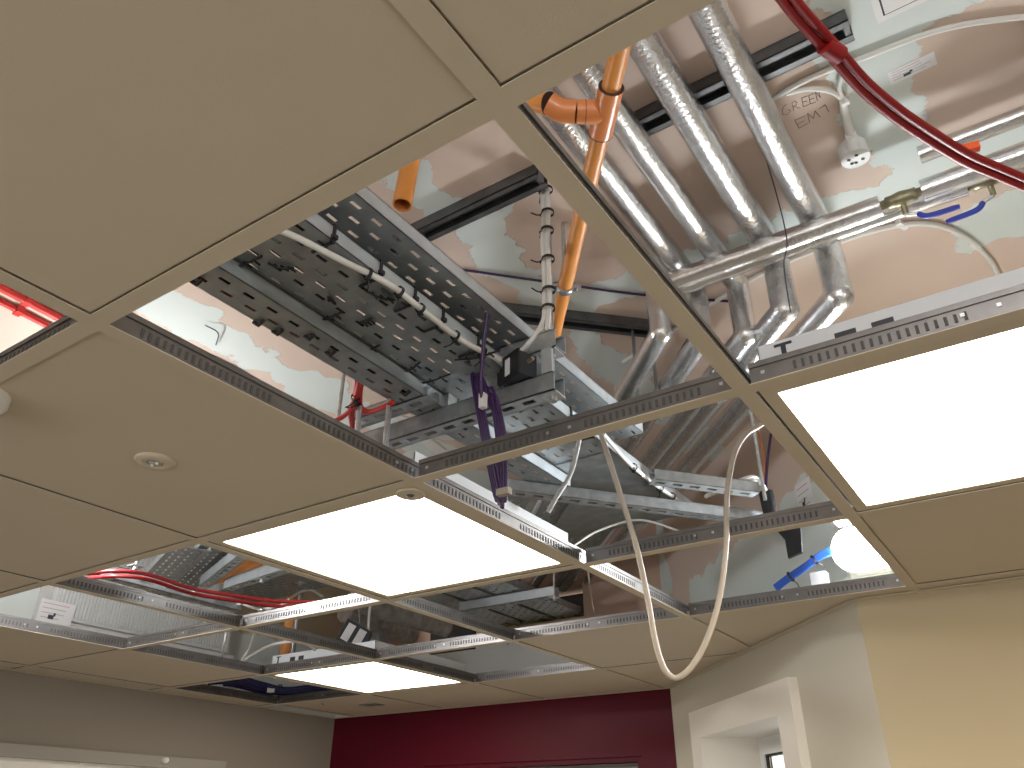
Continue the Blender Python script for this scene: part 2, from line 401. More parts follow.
tiles = {
 (-1, -1): 'off-white ceiling tile at the top edge, right of the wide main bar, before the foil pipes',
 (0, -1): 'largest-looking off-white ceiling tile filling the top left of the picture',
 (1, 0): 'off-white ceiling tile with the small round downlight in it',
 (2, 0): 'off-white ceiling tile at the left edge, just below the downlight tile',
 (3, 0): 'sliver of off-white ceiling tile at the left edge, above the ribbed white panel',
 (-1, 2): 'off-white ceiling tile at the right edge, between the big light panel and the beige wall',
 (4, 1): 'off-white ceiling tile at the lower left edge, below the ribbed white panel',
 (4, 2): 'off-white ceiling tile left of the small opening with navy cables',
 (1, 3): 'off-white ceiling tile behind the hanging cable loop, left of the angled wall',
 (0, 3): 'cut off-white ceiling tile tapering along the angled wall, under the bulkhead lamp opening',
 (-1, 3): 'thin cut strip of ceiling tile along the beige wall at the right edge',
 (1, 4): 'cut off-white ceiling tile in the corner where maroon and angled walls meet',
 (2, 4): 'cut off-white ceiling tile against the maroon wall, right of the far light panel',
 (3, 4): 'cut off-white ceiling tile against the maroon wall, directly behind the far light panel',
 (4, 4): 'cut off-white ceiling tile in the corner of maroon and left walls',
 (5, 1): 'narrow cut ceiling strip along the left wall, nearest the camera',
 (5, 2): 'narrow cut ceiling strip along the left wall, middle piece',
 (5, 3): 'narrow cut ceiling strip along the left wall, beside the navy cables'}
for (i, j), lab in tiles.items():
    x0, x1, y0, y1 = -G*(i+1), -G*i, G*j, G*(j+1)
    if i == 5: x0 = -3.15
    if (i, j) == (0, 3): poly = [(x0, y0), (x1, y0), (x1, 1.87), (WB.x, 1.87), (x0, axy(x0))]
    elif (i, j) == (1, 3): poly = [(x0, y0), (x1, y0), (x1, axy(x1)), (wallX(2.4), 2.4), (x0, 2.4)]
    elif (i, j) == (1, 4): poly = [(x0, y0), (wallX(2.4), y0), (WA.x, 2.95), (x0, 2.95)]
    elif j == 4: poly = [(x0, y0), (x1, y0), (x1, 2.95), (x0, 2.95)]
    elif (i, j) == (-1, 3): poly = [(x0, y0), (x1, y0), (x1, 1.87), (x0, 1.87)]
    else: poly = [(x0, y0), (x1, y0), (x1, y1), (x0, y1)]
    tag(tile_mesh(poly, 'ceiling_tile'), lab, 'ceiling tile', TG)
# grid of tees
grid = thing('ceiling_grid', 'exposed cream-faced steel grid of main bars and cross tees carrying the ceiling tiles', 'ceiling grid', (0, 0, 0))
FW = .012
def tee(name, p0, p1, webmat):
    """flange face at z = 0; web, bulb and stitched ribs above"""
    T = frame_of(p0, p1); L = (Vector(p1) - Vector(p0)).length
    t = MB().box((0, -FW, 0), (L, FW, .0012), T).build(name, 'tee_face', grid)
    MB().box((0, -.0012, .0012), (L, .0012, .032), T).build('web', webmat, t)
    MB().box((0, -.0035, .030), (L, .0035, .038), T).build('bulb', webmat, t)
    mb = MB(); x = .06
    while x < L - .05:
        if (x % .6) > .05 and not (.27 < (x % .6) < .33): mb.box((x, -.0022, .012), (x + .004, .0022, .024), T)
        x += .011
    if mb.v: stuff(mb.build('stitching', 'tee_web_dark' if webmat != 'tee_web_dark' else 'tee_web', t))
    # end clips and the round connector holes
    mb = MB()
    for xx in (.018, L - .018, L * .5 - .02, L * .5 + .02): mb.obox(T @ Vector((xx, 0, .02)), (.005, .005, .005))
    stuff(mb.build('rivet', 'zinc', t))
    return t
for i in range(-1, 6):
    X = -G * i; yend = axy(X) - .002
    tee('main_tee', (X, -1.2, 0), (X, yend, 0), 'tee_web')
for j in range(-1, 5):
    Y = G * j
    for i in range(-1, 6):
        xa, xb = -G*(i+1) + FW, -G*i - FW
        if i == 5: xa = -3.148
        if j == 4 and i <= 0: continue
        if j == 4 and i == 1: xb = wallX(2.4) - .01
        if j <= 0 and i > 3: continue
        tee('cross_tee', (xa, Y, 0), (xb, Y, 0), 'tee_web')
# wall angle trims
mb = MB(); mb.box((-3.15, 2.926, -.001), (-1.17, 2.95, .001)); struct(mb.build('trim_1', 'tee_face'))
mb = MB(); mb.box((-3.15, -1.2, -.0008), (-3.126, 2.925, .0012)); struct(mb.build('trim_2', 'tee_face'))
mb = MB(); qbox(mb, 0.02, (WB - WA).length, 0, .024, -.0012, .0009); struct(mb.build('trim_3', 'tee_face'))
mb = MB(); mb.box((-.15, 1.846, -.0014), (2.2, 1.87, .0006)); struct(mb.build('trim_4', 'tee_face'))

# recessed light panels
def panel(i, j, label, sensor=False):
    x0, x1, y0, y1 = -G*(i+1), -G*i, G*j, G*(j+1)
    t = thing('light_panel', label, 'light panel', ((x0+x1)/2, (y0+y1)/2, 0), 'recessed square light panels')
    a = .0155; b = .036; mb = MB()
    for q in (((x0+a, y0+a), (x1-a, y0+b)), ((x0+a, y1-b), (x1-a, y1-a)), ((x0+a, y0+b), (x0+b, y1-b)), ((x1-b, y0+b), (x1-a, y1-b))):
        mb.box((*q[0], .002), (*q[1], .012))
    mb.build('bezel', 'tee_face', t)
    MB().box((x0+b, y0+b, .0045), (x1-b, y1-b, .0075)).build('diffuser', 'glow', t)
    c = .022; mb = MB(); th = .0015; h = .074
    mb.box((x0+c, y0+c, .012), (x1-c, y0+c+th, h)); mb.box((x0+c, y1-c-th, .012), (x1-c, y1-c, h))
    mb.box((x0+c, y0+c, .012), (x0+c+th, y1-c, h)); mb.box((x1-c-th, y0+c, .012), (x1-c, y1-c, h)); mb.box((x0+c, y0+c, h), (x1-c, y1-c, h + th))
    hs = mb.build('housing', 'housing', t)
    mb = MB(); mb.box((x0+.055, y0+c-.0012, .034), (x0+.062, y0+c, .066)); mb.box((x0+.046, y0+c-.0012, .066), (x0+.071, y0+c, .070)); mb.build('key_slot', 'black_box', hs)
    for q in (.128, .176): MB().box((x0+q, y0+c-.0012, .040), (x0+q+.028, y0+c, .060)).build('knockout', 'black_box', hs)
    if sensor:
        M = Matrix.Translation((x1 - .043, y0 + .043, .0018)) @ Matrix.Rotation(math.pi, 4, 'X')
        s = MB().lathe([(.028, 0), (.028, .002), (.025, .0035)], M, 28).build('sensor_boss', 'tee_face', t)
        MB().lathe([(.008, .0034), (.008, .0045), (.005, .0055)], M, 16).build('lens', 'channel_dark', s)
    return t
panel(-1, 1, 'glowing square light panel at the right edge, largest and nearest of three')
panel(1, 1, 'glowing square light panel in the centre with a small round sensor at its corner', True)
panel(3, 3, 'glowing square light panel farthest away, smallest of three, close to the maroon wall')
# downlight
dc = pz(155, 462, 0); M = Matrix.Translation((dc.x, dc.y, .0035)) @ Matrix.Rotation(math.pi, 4, 'X')
t = thing('downlight', 'small round off-white emergency downlight with two bright lenses in a ceiling tile', 'downlight', dc)
MB().lathe([(.033, 0), (.033, .003), (.030, .006), (.016, .008), (.013, .004)], M).build('bezel', 'tee_face', t)
MB().lathe([(.013, .0035), (.012, .0065), (.006, .008)], M, 20).build('reflector', 'grey_cable', t)
for dx in (-.006, .007): MB().lathe([(.003, .006), (.003, .009), (.001, .0105)], M @ Matrix.Translation((dx, 0, 0)), 10).build('lens', 'white_paint', t)
d2 = Vector((-.915, .005, 0))
t = thing('smoke_detector', 'edge of a white round ceiling detector cut off by the left picture edge', 'detector', d2)
M = Matrix.Translation((d2.x, d2.y, .003)) @ Matrix.Rotation(math.pi, 4, 'X')
MB().lathe([(.05, 0), (.05, .012), (.042, .022)], M).build('base', 'white_paint', t); MB().lathe([(.036, .022), (.034, .034), (.02, .042)], M).build('sensor_head', 'white_paint', t)

# ================================================================== SERVICES IN THE VOID
# foil-wrapped pipes: long run under the soffit, drop, then a run along the angled wall
def foil_pipe(name, X, yb, sz, label, r=.030, z1=.69, z2=.525, ystart=-.9, yend=2.98, mtl='foil'):
    t = thing(name, label, 'insulated pipe', (X, yb, z2), 'foil-wrapped pipes')
    def seg(nm, a, b, n=None, jit=.0005):
        a = Vector(a); b = Vector(b); n = n or max(3, int((b - a).length / .03))
        return MB().tube([a.lerp(b, k / n) for k in range(n + 1)], r, 20, jitter=jit).build(nm, mtl, t)
    seg('upper_run', (X, ystart, z1), (X, yb, z1))
    seg('drop', (X, yb, z1), (X, yb, z2))
    k = Vector((AD.x, AD.y, 0)) * -1; L = (yend - yb) / k.y
    seg('lower_run', (X, yb, z2), Vector((X, yb, z2)) + k * L)
    for z in (z1, z2):                                   # crumpled foil over the mitred elbows
        prof = [(max(.0005, r * 1.04 * math.sin(math.pi * q / 10)), -r * 1.04 * math.cos(math.pi * q / 10)) for q in range(11)]
        MB().lathe(prof, Matrix.Translation((X, yb, z)), 20).build('elbow_wrap', mtl, t)
    seg('tape_joint', (X, .30, z1), (X, .36, z1), 3, .0004)
    return t
FP = [(-.260, 1.235, 'leftmost of the four foil-wrapped pipes running under the soffit, nearest the orange tee'), (-.166, 1.285, 'second from left of the four parallel foil-wrapped pipes under the soffit'),
      (-.052, 1.23, 'third from left of the four parallel foil-wrapped pipes under the soffit'), (.066, 1.245, 'rightmost of the four foil-wrapped pipes, beside the pencilled lettering')]
for X, yb, lab in FP:
    r_ = {-.260: .028, -.166: .028}.get(X, .0315)
    foil_pipe('foil_pipe', X, yb, 0, lab, r=r_, z1=.709 - r_)
def tube_thing(name, pts, r, material, label, cat, group=None, jit=.0, seg=18, sm=6):
    return tag(MB().tube(smooth(pts, sm), r, seg, jitter=jit).build(name, material), label, cat, group)
# fifth pipe: cross run end turning down left of the main bar
t = thing('foil_pipe', 'foil-wrapped pipe stub that turns down behind the wide main bar beside the orange clamp', 'insulated pipe', (-.335, 1.16, .52), 'foil-wrapped pipes')
MB().tube([Vector((-.335, 1.16, .66 - .02*k)) for k in range(8)], .027, 18, jitter=.0015).build('drop', 'foil', t)
MB().tube([Vector((-.335, 1.16, .525)) - AD * (.06*k) for k in range(42)], .027, 18, jitter=.0012).build('lower_run', 'foil', t)
MB().lathe([(max(.0005, .028 * math.sin(math.pi * q / 10)), -.028 * math.cos(math.pi * q / 10)) for q in range(11)], Matrix.Translation((-.335, 1.16, .525)), 18).build('elbow_wrap', 'foil', t)
# two cross runs with valves
def cross_pipe(Y, z, r, xl, xv, label, lever_dir, xr=1.2):
    t = thing('cross_pipe', label, 'insulated pipe', (xv, Y, z), 'slim foil pipes crossing with valves')
    n = 40
    MB().tube([Vector((xl + (xv - .04 - xl) * k / n, Y, z)) for k in range(n + 1)], r, 20, jitter=.0008).build('left_run', 'foil_smooth', t)
    MB().tube([Vector((xv + .04 + (xr - xv - .04) * k / n, Y, z)) for k in range(n + 1)], r, 20, jitter=.0006).build('right_run', 'foil_smooth', t)
    v = MB().tube([(xv - .045, Y, z), (xv - .03, Y, z), (xv - .03, Y, z), (xv - .018, Y, z), (xv, Y, z), (xv + .018, Y, z), (xv + .03, Y, z), (xv + .03, Y, z), (xv + .045, Y, z)],
                  [.010, .010, .014, .014, .017, .014, .014, .010, .010], 8).build('valve_body', 'brass', t)
    MB().tube([(xv, Y, z), (xv, Y + .012, z - .034)], .006, 10).build('spindle', 'brass', v)
    s = lever_dir; p0 = Vector((xv, Y + .012, z - .034))
    mb = MB(); P = [p0, p0 + Vector((.02*s, .004, -.004)), p0 + Vector((.038*s, .008, -.016)), p0 + Vector((.095*s, .010, -.018))]
    MB().tube(P[:2], .0045, 8).build('lever_neck', 'zinc', v)
    MB().tube(smooth(P[1:], 5), [.0045] + [.0062] * 9 + [.005], 10).build('lever_grip', 'lever', v)
    return t
cross_pipe(1.105, .618, .024, -.30, .245, 'upper slim foil pipe crossing the four pipes, its blue valve lever on the left', 1)
cross_pipe(1.172, .640, .0165, -.36, .405, 'lower slim foil pipe crossing the four pipes, its blue valve lever on the right', -1)
MB_ = MB().tube([(.30, 1.045, .66), (1.2, 1.045, .66)], .018, 16); tag(MB_.build('foil_pipe_stub', 'foil_smooth'), 'short capped foil pipe end beside the orange cable tab at the right edge', 'insulated pipe', 'foil-wrapped pipes')
# dusty pipes beyond, seen through the far opening
for k, (a, b, r) in enumerate((((352, 601), (446, 628), .045), ((345, 612), (412, 634), .05), ((350, 630), (398, 642), .04))):
    A = pz(*a, .37 + .02*k); B = pz(*b, .37 + .02*k); B.y = min(B.y, 2.94)
    tag(MB().tube([A.lerp(B, q/20) for q in range(21)], r, 18, jitter=.002).build('dusty_pipe', 'foil_dusty'),
        ['topmost dusty foil duct behind the far opening with the black driver box', 'thick dusty foil duct just right of the black driver box', 'lowest dusty foil duct, in shadow behind the black driver box'][k], 'insulated pipe', 'dusty ducts in the far opening')

# orange sprinkler pipe with a tee and branch
ZO = .55
a0, a1 = pz(617, 62, ZO), pz(562, 300, ZO); d = (a1 - a0).normalized()
t = thing('orange_pipe', 'long orange plastic pipe with a tee branch, held by a zinc clamp', 'pipe', a1)
MB().tube([a0 - d * .45, a1 + d * .42], .0165, 24).build('main_pipe', 'orange', t)
tc_ = pz(606, 112, ZO); tc_ = a0 + d * (tc_ - a0).dot(d)
br = (pz(560, 112, ZO) - tc_).normalized()
f = MB().tube([tc_ - d * .052, tc_ + d * .048], .0215, 24).build('tee_fitting', 'orange_fitting', t)
for s in (-.053, .049):
    MB().tube([tc_ + d * (s - .0006), tc_ + d * (s + .0006)], .0219, 24).build('socket_rim', 'dark_groove', f)
b1 = tc_ + br * .050
MB().tube([tc_, b1], .0205, 24).build('branch_socket', 'orange_fitting', t)
MB().tube([tc_ + br * .0345, tc_ + br * .0355], .0213, 24).build('socket_rim', 'dark_groove', f)
b2 = pz(560, 110, ZO + .006); b3 = pz(549, 104, ZO + .016)
MB().tube(smooth([b1, b1.lerp(b2, .5), b2, b3], 5), .0205, 24).build('bend', 'orange_fitting', t)
bd = (pz(520, 103, ZO + .05) - b3).normalized()
MB().tube([b3 - bd * .0005, b3 + bd * .0008], .0209, 24).build('socket_rim', 'dark_groove', f)
MB().tube([b3, b3 + bd * .22], .0165, 24).build('branch_pipe', 'orange', t)
# clamp and its rod
cp = pz(565, 287, ZO); cp = a0 + d * (cp - a0).dot(d)
t = thing('pipe_clamp', 'zinc two-piece pipe clamp holding the orange pipe on a thin rod', 'clamp', cp)
sd = d.cross(Vector((0, 0, 1))).normalized()
mb = MB(); T = frame_of(cp - d * .009, cp + d * .009); n = 24; vs = []; fs = []
for k in range(n):
    c = math.cos(2*math.pi*k/n); s_ = math.sin(2*math.pi*k/n)
    for rr, xx in ((.0168, 0), (.0168, .018), (.0195, .018), (.0195, 0)): vs.append(T @ Vector((xx, c*rr, s_*rr)))
for k in range(n):
    j = (k+1) % n
    for q in range(4): fs.append((k*4+q, k*4+(q+1) % 4, j*4+(q+1) % 4, j*4+q))
mb.add(vs, fs, True).build('band', 'zinc', t)
for s in (-1, 1):
    e = cp + sd * s * .027
    mb = MB(); mb.obox(e, (.018, .016, .008), rz=math.atan2(sd.y, sd.x)); mb.build('ear', 'zinc', t)
    MB().lathe([(.0035, -.012), (.0035, .012)], Matrix.Translation(e), 6).build('screw', 'zinc', t)
MB().tube([cp + Vector((0, 0, .02)), (cp.x, cp.y, SOF)], .005, 8).build('hanger_rod', 'zinc', t)
# orange open end
q0 = pz(402, 205, .50); q1 = pz(405, 168, .50); dd = (q1 - q0).normalized()
q1 = q0 + Vector((.04, -.10, .17)); dd = (pz(409, 168, .60) - q0).normalized()
t = thing('orange_pipe_end', 'short open-ended orange pipe poking out beyond the big top left tile', 'pipe', q0)
MB().tube([q0, q0 + dd * .35], .0185, 24, caps=False).build('outer_wall', 'orange', t)
MB().tube([q0, q0 + dd * .35], .0155, 24, caps=False).build('bore', 'orange_fitting', t)
T = frame_of(q0, q0 + dd); vs = []; fs = []; n = 24
for k in range(n):
    for rr in (.0155, .0185): vs.append(T @ Vector((0, rr*math.cos(2*math.pi*k/n), rr*math.sin(2*math.pi*k/n))))
for k in range(n): j = (k+1) % n; fs.append((2*k, 2*k+1, 2*j+1, 2*j))
MB().add(vs, fs).build('rim', 'orange', t)

# metal furring channels fixed under the soffit
def channel(p0, p1, label, wd=.05, h=.03):
    t = thing('furring_channel', label, 'channel', p0, 'dark furring channels under the soffit'); T = frame_of(p0, p1); L = (Vector(p1) - Vector(p0)).length
    mb = MB()
    mb.box((0, -wd/2, -.002), (L, wd/2, 0), T); mb.box((0, -wd/2, -h), (L, -wd/2 + .002, 0), T); mb.box((0, wd/2 - .002, -h), (L, wd/2, 0), T)
    mb.box((0, -wd/2, -h), (L, -wd/2 + .014, -h + .002), T); mb.box((0, wd/2 - .014, -h), (L, wd/2, -h + .002), T)
    mb.build('channel_section', 'channel_dark', t)
    MB().box((L - .012, -.012, -h + .002), (L - .002, .012, -.004), T).build('end_clip', 'channel_dark', t)
    return t
channel((-.95, .725, SOF), (-.40, .725, SOF), 'dark furring channel from the tray to the cable-tied rod, above the main opening')
channel((-.20, .715, SOF), (.258, .715, SOF), 'dark furring channel crossing above the four foil pipes at the top')
channel((-.86, 1.02, SOF), (-.43, 1.45, SOF), 'dark furring channel slanting away behind the orange pipe')
channel((.565, .90, SOF), (.565, 1.5, SOF), 'end of a dark furring channel at the right edge by the soffit label')

# soffit cables, lettering, label, detector head
cable('soffit_cable', [(.03, .83, SOF-.006), (.09, .81, SOF-.006), (.17, .80, SOF-.006), (.27, .81, SOF-.006), (.37, .82, SOF-.006), (.46, .85, SOF-.006), (.62, .93, SOF-.006)], .0055, 'white_cable',
      'white cable clipped to the soffit above the pencilled lettering, running to the right edge')
cable('soffit_cable', [(-.62, 1.55, SOF-.007), (-.40, 1.46, SOF-.007), (-.12, 1.35, SOF-.007), (.11, 1.33, SOF-.007), (.25, 1.36, SOF-.007), (.33, 1.45, SOF-.007), (.38, 1.60, SOF-.007), (.40, 1.75, SOF-.01)], .0065, 'white_cable',
      'white cable curving over the soffit behind the blue valve levers')
for q in ((.225, 1.35), (.36, 1.53)):
    tag(MB().obox((q[0], q[1], SOF - .006), (.012, .034, .012), rz=-.4).build('cable_clip', 'white_paint'), 'white plastic clip on the curved soffit cable, %s one' % ('left' if q[0] < .3 else 'right'), 'clip', 'soffit cable clips')
dt = Vector((.188, 1.035, SOF - .03))
t = thing('detector_head', 'white round outlet head with cable gland hanging at the pencilled lettering', 'detector', dt)
T = Matrix.Translation(dt) @ Matrix.Rotation(math.pi, 4, 'X')
h = MB().lathe([(.030, -.03), (.030, 0), (.029, .004)], T, 28).build('round_head', 'white_paint', t)
for q in ((-.013, -.004), (.004, -.010), (.013, .008), (-.002, .012), (-.010, .010)): MB().obox(dt + Vector((q[0], q[1], -.005)), (.006, .004, .003), rz=.5).build('slot', 'black_box', h)
MB().tube([dt + Vector((.004, -.025, .008)), dt + Vector((.006, -.045, .011)), dt + Vector((.006, -.046, .011)), dt + Vector((.007, -.060, .012))], [.015, .015, .011, .011], 10).build('gland', 'white_paint', t)
MB().tube(smooth([dt + Vector((.007, -.055, .012)), (.198, .93, SOF-.012), (.205, .885, SOF-.010)], 5), .0085, 10).build('cable_sleeve', 'white_cable', t)
MB().tube(smooth([(.205, .89, SOF-.010), (.190, .855, SOF-.008), (.155, .825, SOF-.006), (.115, .812, SOF-.006)], 6), .0045, 8).build('lead', 'white_cable', t)
MB().tube(smooth([(.205, .89, SOF-.010), (.206, .85, SOF-.008), (.225, .815, SOF-.006)], 6), .0045, 8).build('lead', 'white_cable', t)
MB().obox((.207, .89, SOF - .017), (.014, .008, .006)).build('buckle', 'white_paint', t)
def text(name, body, loc, size, rz, material, label, fl=(math.pi, 0)):
    cu = bpy.data.curves.new(name, 'FONT'); cu.body = body; cu.size = size; cu.extrude = .0002; cu.offset = -.0006
    tmp = bpy.data.objects.new(name + '_t', cu); COL.objects.link(tmp); bpy.context.view_layer.update()
    me = bpy.data.meshes.new_from_object(tmp.evaluated_get(bpy.context.evaluated_depsgraph_get())); bpy.data.objects.remove(tmp)
    me.materials.clear(); me.materials.append(MATS[material])
    o = bpy.data.objects.new(name, me); COL.objects.link(o)
    o.matrix_world = Matrix.Translation(loc) @ Matrix.Rotation(rz, 4, 'Z') @ Matrix.Rotation(fl[0], 4, 'X')
    if label: tag(o, label, 'lettering')
    return o
def strokes(name, word_strokes, label):
    """handwritten pencil strokes on the soffit, pixel polylines laid on the soffit plane"""
    mb = MB()
    for st in word_strokes:
        P = [pz(x, y, SOF - .0004) for x, y in st]
        for a, b in zip(P, P[1:]): mb.tube([a, b], .0007, 4)
    return tag(mb.build(name, 'pencil'), label, 'lettering')
def crop2(pts): return [(740 + x / 6.4, 60 + y / 6.4) for x, y in pts]
strokes('pencil_lettering', [crop2(s) for s in [
    [(300,285),(285,290),(270,320),(275,350),(300,350),(322,330),(318,318),(300,322)], [(345,325),(332,275),(352,262),(366,272),(360,288),(340,298),(385,308)],
    [(432,230),(395,245),(405,300),(442,285)], [(400,272),(430,262)], [(472,215),(440,228),(450,282),(486,268)], [(445,254),(475,244)], [(495,262),(482,205),(515,242),(500,192)]]],
    'pencilled word GREEN on the pink soffit beside the rightmost foil pipe')
strokes('pencil_lettering', [crop2(s) for s in [
    [(415,360),(350,385),(378,437),(437,405)], [(365,412),(415,388)], [(445,400),(432,342),(470,375),(480,325),(512,365)], [(508,312),(545,285),(568,333)], [(545,285),(535,300)]]],
    'pencilled letters EM and a number on the soffit beside the round outlet head')
def label_sheet(corner, u, v, wd, ht, label, rows=4, parent=None):
    """paper label: corner, unit vectors along and down it, size"""
    corner = Vector(corner); u = Vector(u).normalized(); v = Vector(v).normalized(); n = u.cross(v).normalized()
    if n.dot(CAM - corner) < 0: n = -n
    t = thing('paper_label', label, 'label', corner, 'paper board labels')
    def q(nm, m_, a0, a1, b0, b1, h):
        vs = [corner + u*a + v*b + n*hh for hh in (.0002, h) for a, b in ((a0, b0), (a1, b0), (a1, b1), (a0, b1))]
        return MB().add(vs, [(3,2,1,0),(4,5,6,7),(0,1,5,4),(1,2,6,5),(2,3,7,6),(3,0,4,7)]).build(nm, m_, t)
    q('sheet', 'paper', 0, wd, 0, ht, .0010)
    for k in range(rows):
        q('print_line', 'pink_ink' if k == 0 else 'grey_cable', wd*.08, wd*random.uniform(.6, .92), ht*(.14 + .2*k), ht*(.17 + .2*k), .0014)
    q('code_mark', 'ink', wd*.30, wd*.46, ht*.62, ht*.80, .0016)
    q('code_mark', 'ink', wd*.44, wd*.50, ht*.52, ht*.66, .0016)
    return t
la, lb, lc = pz(887, 73, SOF), pz(934, 51, SOF), pz(890, 84, SOF)
label_sheet(la, lb - la, Vector((0, 1, 0)), (lb - la).length, .034, 'white printed label on the soffit near the red cables')
pa0 = pa(795, 487, .002)
label_sheet(pa0, AD, (0, 0, -1), .09, .10, 'white printed label on the void wall behind the cross bar, above the black tape')
t = thing('access_panel', 'white square access panel in the soffit at the top right edge', 'access panel', (.45, .6, SOF))
MB().box((.300, .44, SOF - .003), (.600, .752, SOF)).build('frame', 'white_paint', t); MB().box((.312, .45, SOF - .0042), (.59, .740, SOF - .003)).build('reveal_gap', 'ink', t); MB().box((.315, .45, SOF - .006), (.59, .737, SOF - .0042)).build('door', 'white_paint', t)
# wire hanging over the pipes
cable('hanging_wire', [(.035, .84, SOF - .01), (.03, .95, SOF-.06), (.015, 1.06, .59), (-.01, 1.10, .55), (-.02, 1.12, .44)], .0013, 'ink', 'thin twisted dark wire hanging in front of the foil pipes', 'wire', sm=6)
cable('purple_cable', [(-.95, .70, SOF-.006), (-.79, .87, SOF-.006), (-.63, 1.04, SOF-.006), (-.42, 1.26, SOF-.006), (-.2, 1.45, SOF-.006)], .0035, 'purple', 'thin purple cable running along the soffit behind the cable-tied rod')
cable('black_cable', [pz(100, 314, SOF-.005), pz(140, 327, SOF-.005), pz(180, 345, SOF-.005), pz(215, 358, SOF-.005), pz(247, 375, SOF-.005), pz(256, 388, SOF-.005)], .004, 'ink', 'thin dark cable along the soffit at the left of the main opening')
cable('black_wires', [pz(205, 325, SOF-.01), pz(218, 333, SOF-.02), pz(216, 345, SOF-.01)], .0018, 'ink', 'loose dark wire ends poking from the skimmed joint left of the trays', 'wire')
# red cables at the top right
rc = [(778, -14), (800, 15), (830, 48), (862, 84), (893, 110), (925, 132), (965, 157), (1000, 173), (1040, 190)]
for k, off in enumerate((-.0050, .0050)):
    pts = [pz(x, y, .30) + Vector((off, -off * .9, .002 * math.sin(i))) for i, (x, y) in enumerate(rc)]
    o = cable('red_cable', pts, .0058, 'red', ['left strand of the twin dark red cables sweeping across the top right', 'right strand of the twin dark red cables sweeping across the top right'][k], 'cable', 'twin red cables at the top right', seg=12)
    if k == 0:
        q = pz(832, 50, .30); MB().tube([q - Vector((.006, .013, 0)), q + Vector((.006, .013, 0))], .0118, 14).build('tape_wrap', 'red', o)
q = pz(966, 155, .31); mb = MB(); mb.obox(q + Vector((.008, -.004, .006)), (.022, .010, .012), rz=.2); tag(mb.build('cable_tab', 'tab'), 'small bright orange tab wrapped on the twin red cables', 'tab')

# ------------------------------------------------------------------ trays and their supports
tray('narrow_tray', (-.7175, -.9, .246), (-.7175, 1.30, .246), .075, .030, 'narrow perforated cable tray, leftmost and lowest of the three side by side')
tray('middle_tray', (-.6175, -.9, .280), (-.6175, 1.22, .280), .205, .028, 'wide perforated cable tray in the middle of the main opening, full of black cable ties')
tray('raised_tray', (-.5515, -.9, .345), (-.5515, 1.30, .345), .175, .030, 'perforated cable tray on the right, raised above the other two with bright slots', shift=.012)
# end piece of the middle tray tapering into the turn
t = thing('tray_bend', 'solid steel tray bend turning left beyond the first cross bar', 'cable tray', (-.6, 1.3, .27), 'perforated cable trays')
poly = [(-.72, 1.22), (-.515, 1.22), (-.515, 1.74), (-.56, 1.74), (-1.02, 1.72), (-.72, 1.40)]
MB().prism(poly, .278, .2794).build('plate', 'tray_galv', t)
mb = MB(); mb.box((-.5164, 1.22, .278), (-.515, 1.76, .308)); mb.box((-.527, 1.22, .3066), (-.515, 1.76, .308)); mb.build('side_wall', 'wall_galv', t)
k45 = -AD
tray('angled_tray', Vector((-.66, 1.42, .283)), Vector((-.66, 1.42, .283)) + k45 * .62, .26, .03, 'perforated cable tray running off at an angle, parallel to the angled wall')
tray('angled_tray', Vector((-.86, 1.30, .262)), Vector((-.86, 1.30, .262)) + k45 * .60, .10, .03, 'narrow angled cable tray next to the central light panel, lower than its neighbour')
for X, lab in ((-1.66, 'rightmost of the three pale perforated trays entering the dark hole in the back wall'), (-1.83, 'middle one of the three pale perforated trays entering the dark hole in the back wall'), (-2.0, 'leftmost of the three pale perforated trays entering the dark hole in the back wall')):
    tray('hole_tray', (X, 1.95, .372), (X, 3.0, .372), .145, .03, lab, 'trays entering the back wall hole', wmat='galv', bmat='wall_galv')
s0, s1 = pz(462, 612, .325), pz(560, 598, .325); s1.y = s0.y
strut('support_strut', s0, s1, 'bright strut under the trays at the dark hole in the back wall', material='wall_galv')
rod('hanger_rod', (s1.x - .01, s1.y, SOF), (s1.x - .01, s1.y, .325), 'rod at the right end of the bright strut by the back wall hole')
# black cables lying in the trays
for k in range(7):
    x = -.70 + .027*k
    cable('tray_cable', [(x + random.uniform(-.006, .006), -.9 + .25*q, .2885) for q in range(9)], .006, ['black', 'grey_cable', 'black'][k % 3], 'black and grey cables lying in the middle tray, seen through its slots', group='cables in the middle tray', sm=3, seg=6)
for k in range(3):
    x = -.735 + .018*k
    cable('tray_cable', [(x + random.uniform(-.003, .003), -.9 + .3*q, .2545) for q in range(7)], .0055, ['red', 'black', 'red'][k], 'cable lying in the narrow tray, seen through its slots', group='cables in the narrow tray', sm=3, seg=6)
# trapeze: two struts, rods, plates
strut('trapeze_strut', (-1.10, .785, .205), (-.405, .785, .205), 'lower trapeze strut carrying the narrow and middle trays')
strut('trapeze_strut', (-.66, .785, .302), (-.40, .785, .302), 'short upper trapeze strut under the raised tray, above the black box')
for x in (-.70, -.56): tag(MB().box((x, .77, .246), (x + .03, .80, .280)).build('packer_block', 'zinc'), 'small zinc packer between lower strut and middle tray, %s one' % ('left' if x < -.6 else 'right'), 'packer', 'strut packers')
rod('hanger_rod', (-.420, .785, SOF), (-.420, .785, .205), 'rod carrying the right end of both trapeze struts beside the white twin cables', .005, plate=[(-.420, .785, .205), (-.420, .785, .302)])
rod('hanger_rod', (-1.02, .785, SOF), (-1.02, .785, .205), 'rod carrying the left end of the lower trapeze strut')
mb = MB(); mb.box((-.432, .763, .246), (-.408, .769, .302)); tag(mb.build('spacer_plate', 'wall_galv'), 'upright steel plate joining the two trapeze struts next to the black box', 'plate')
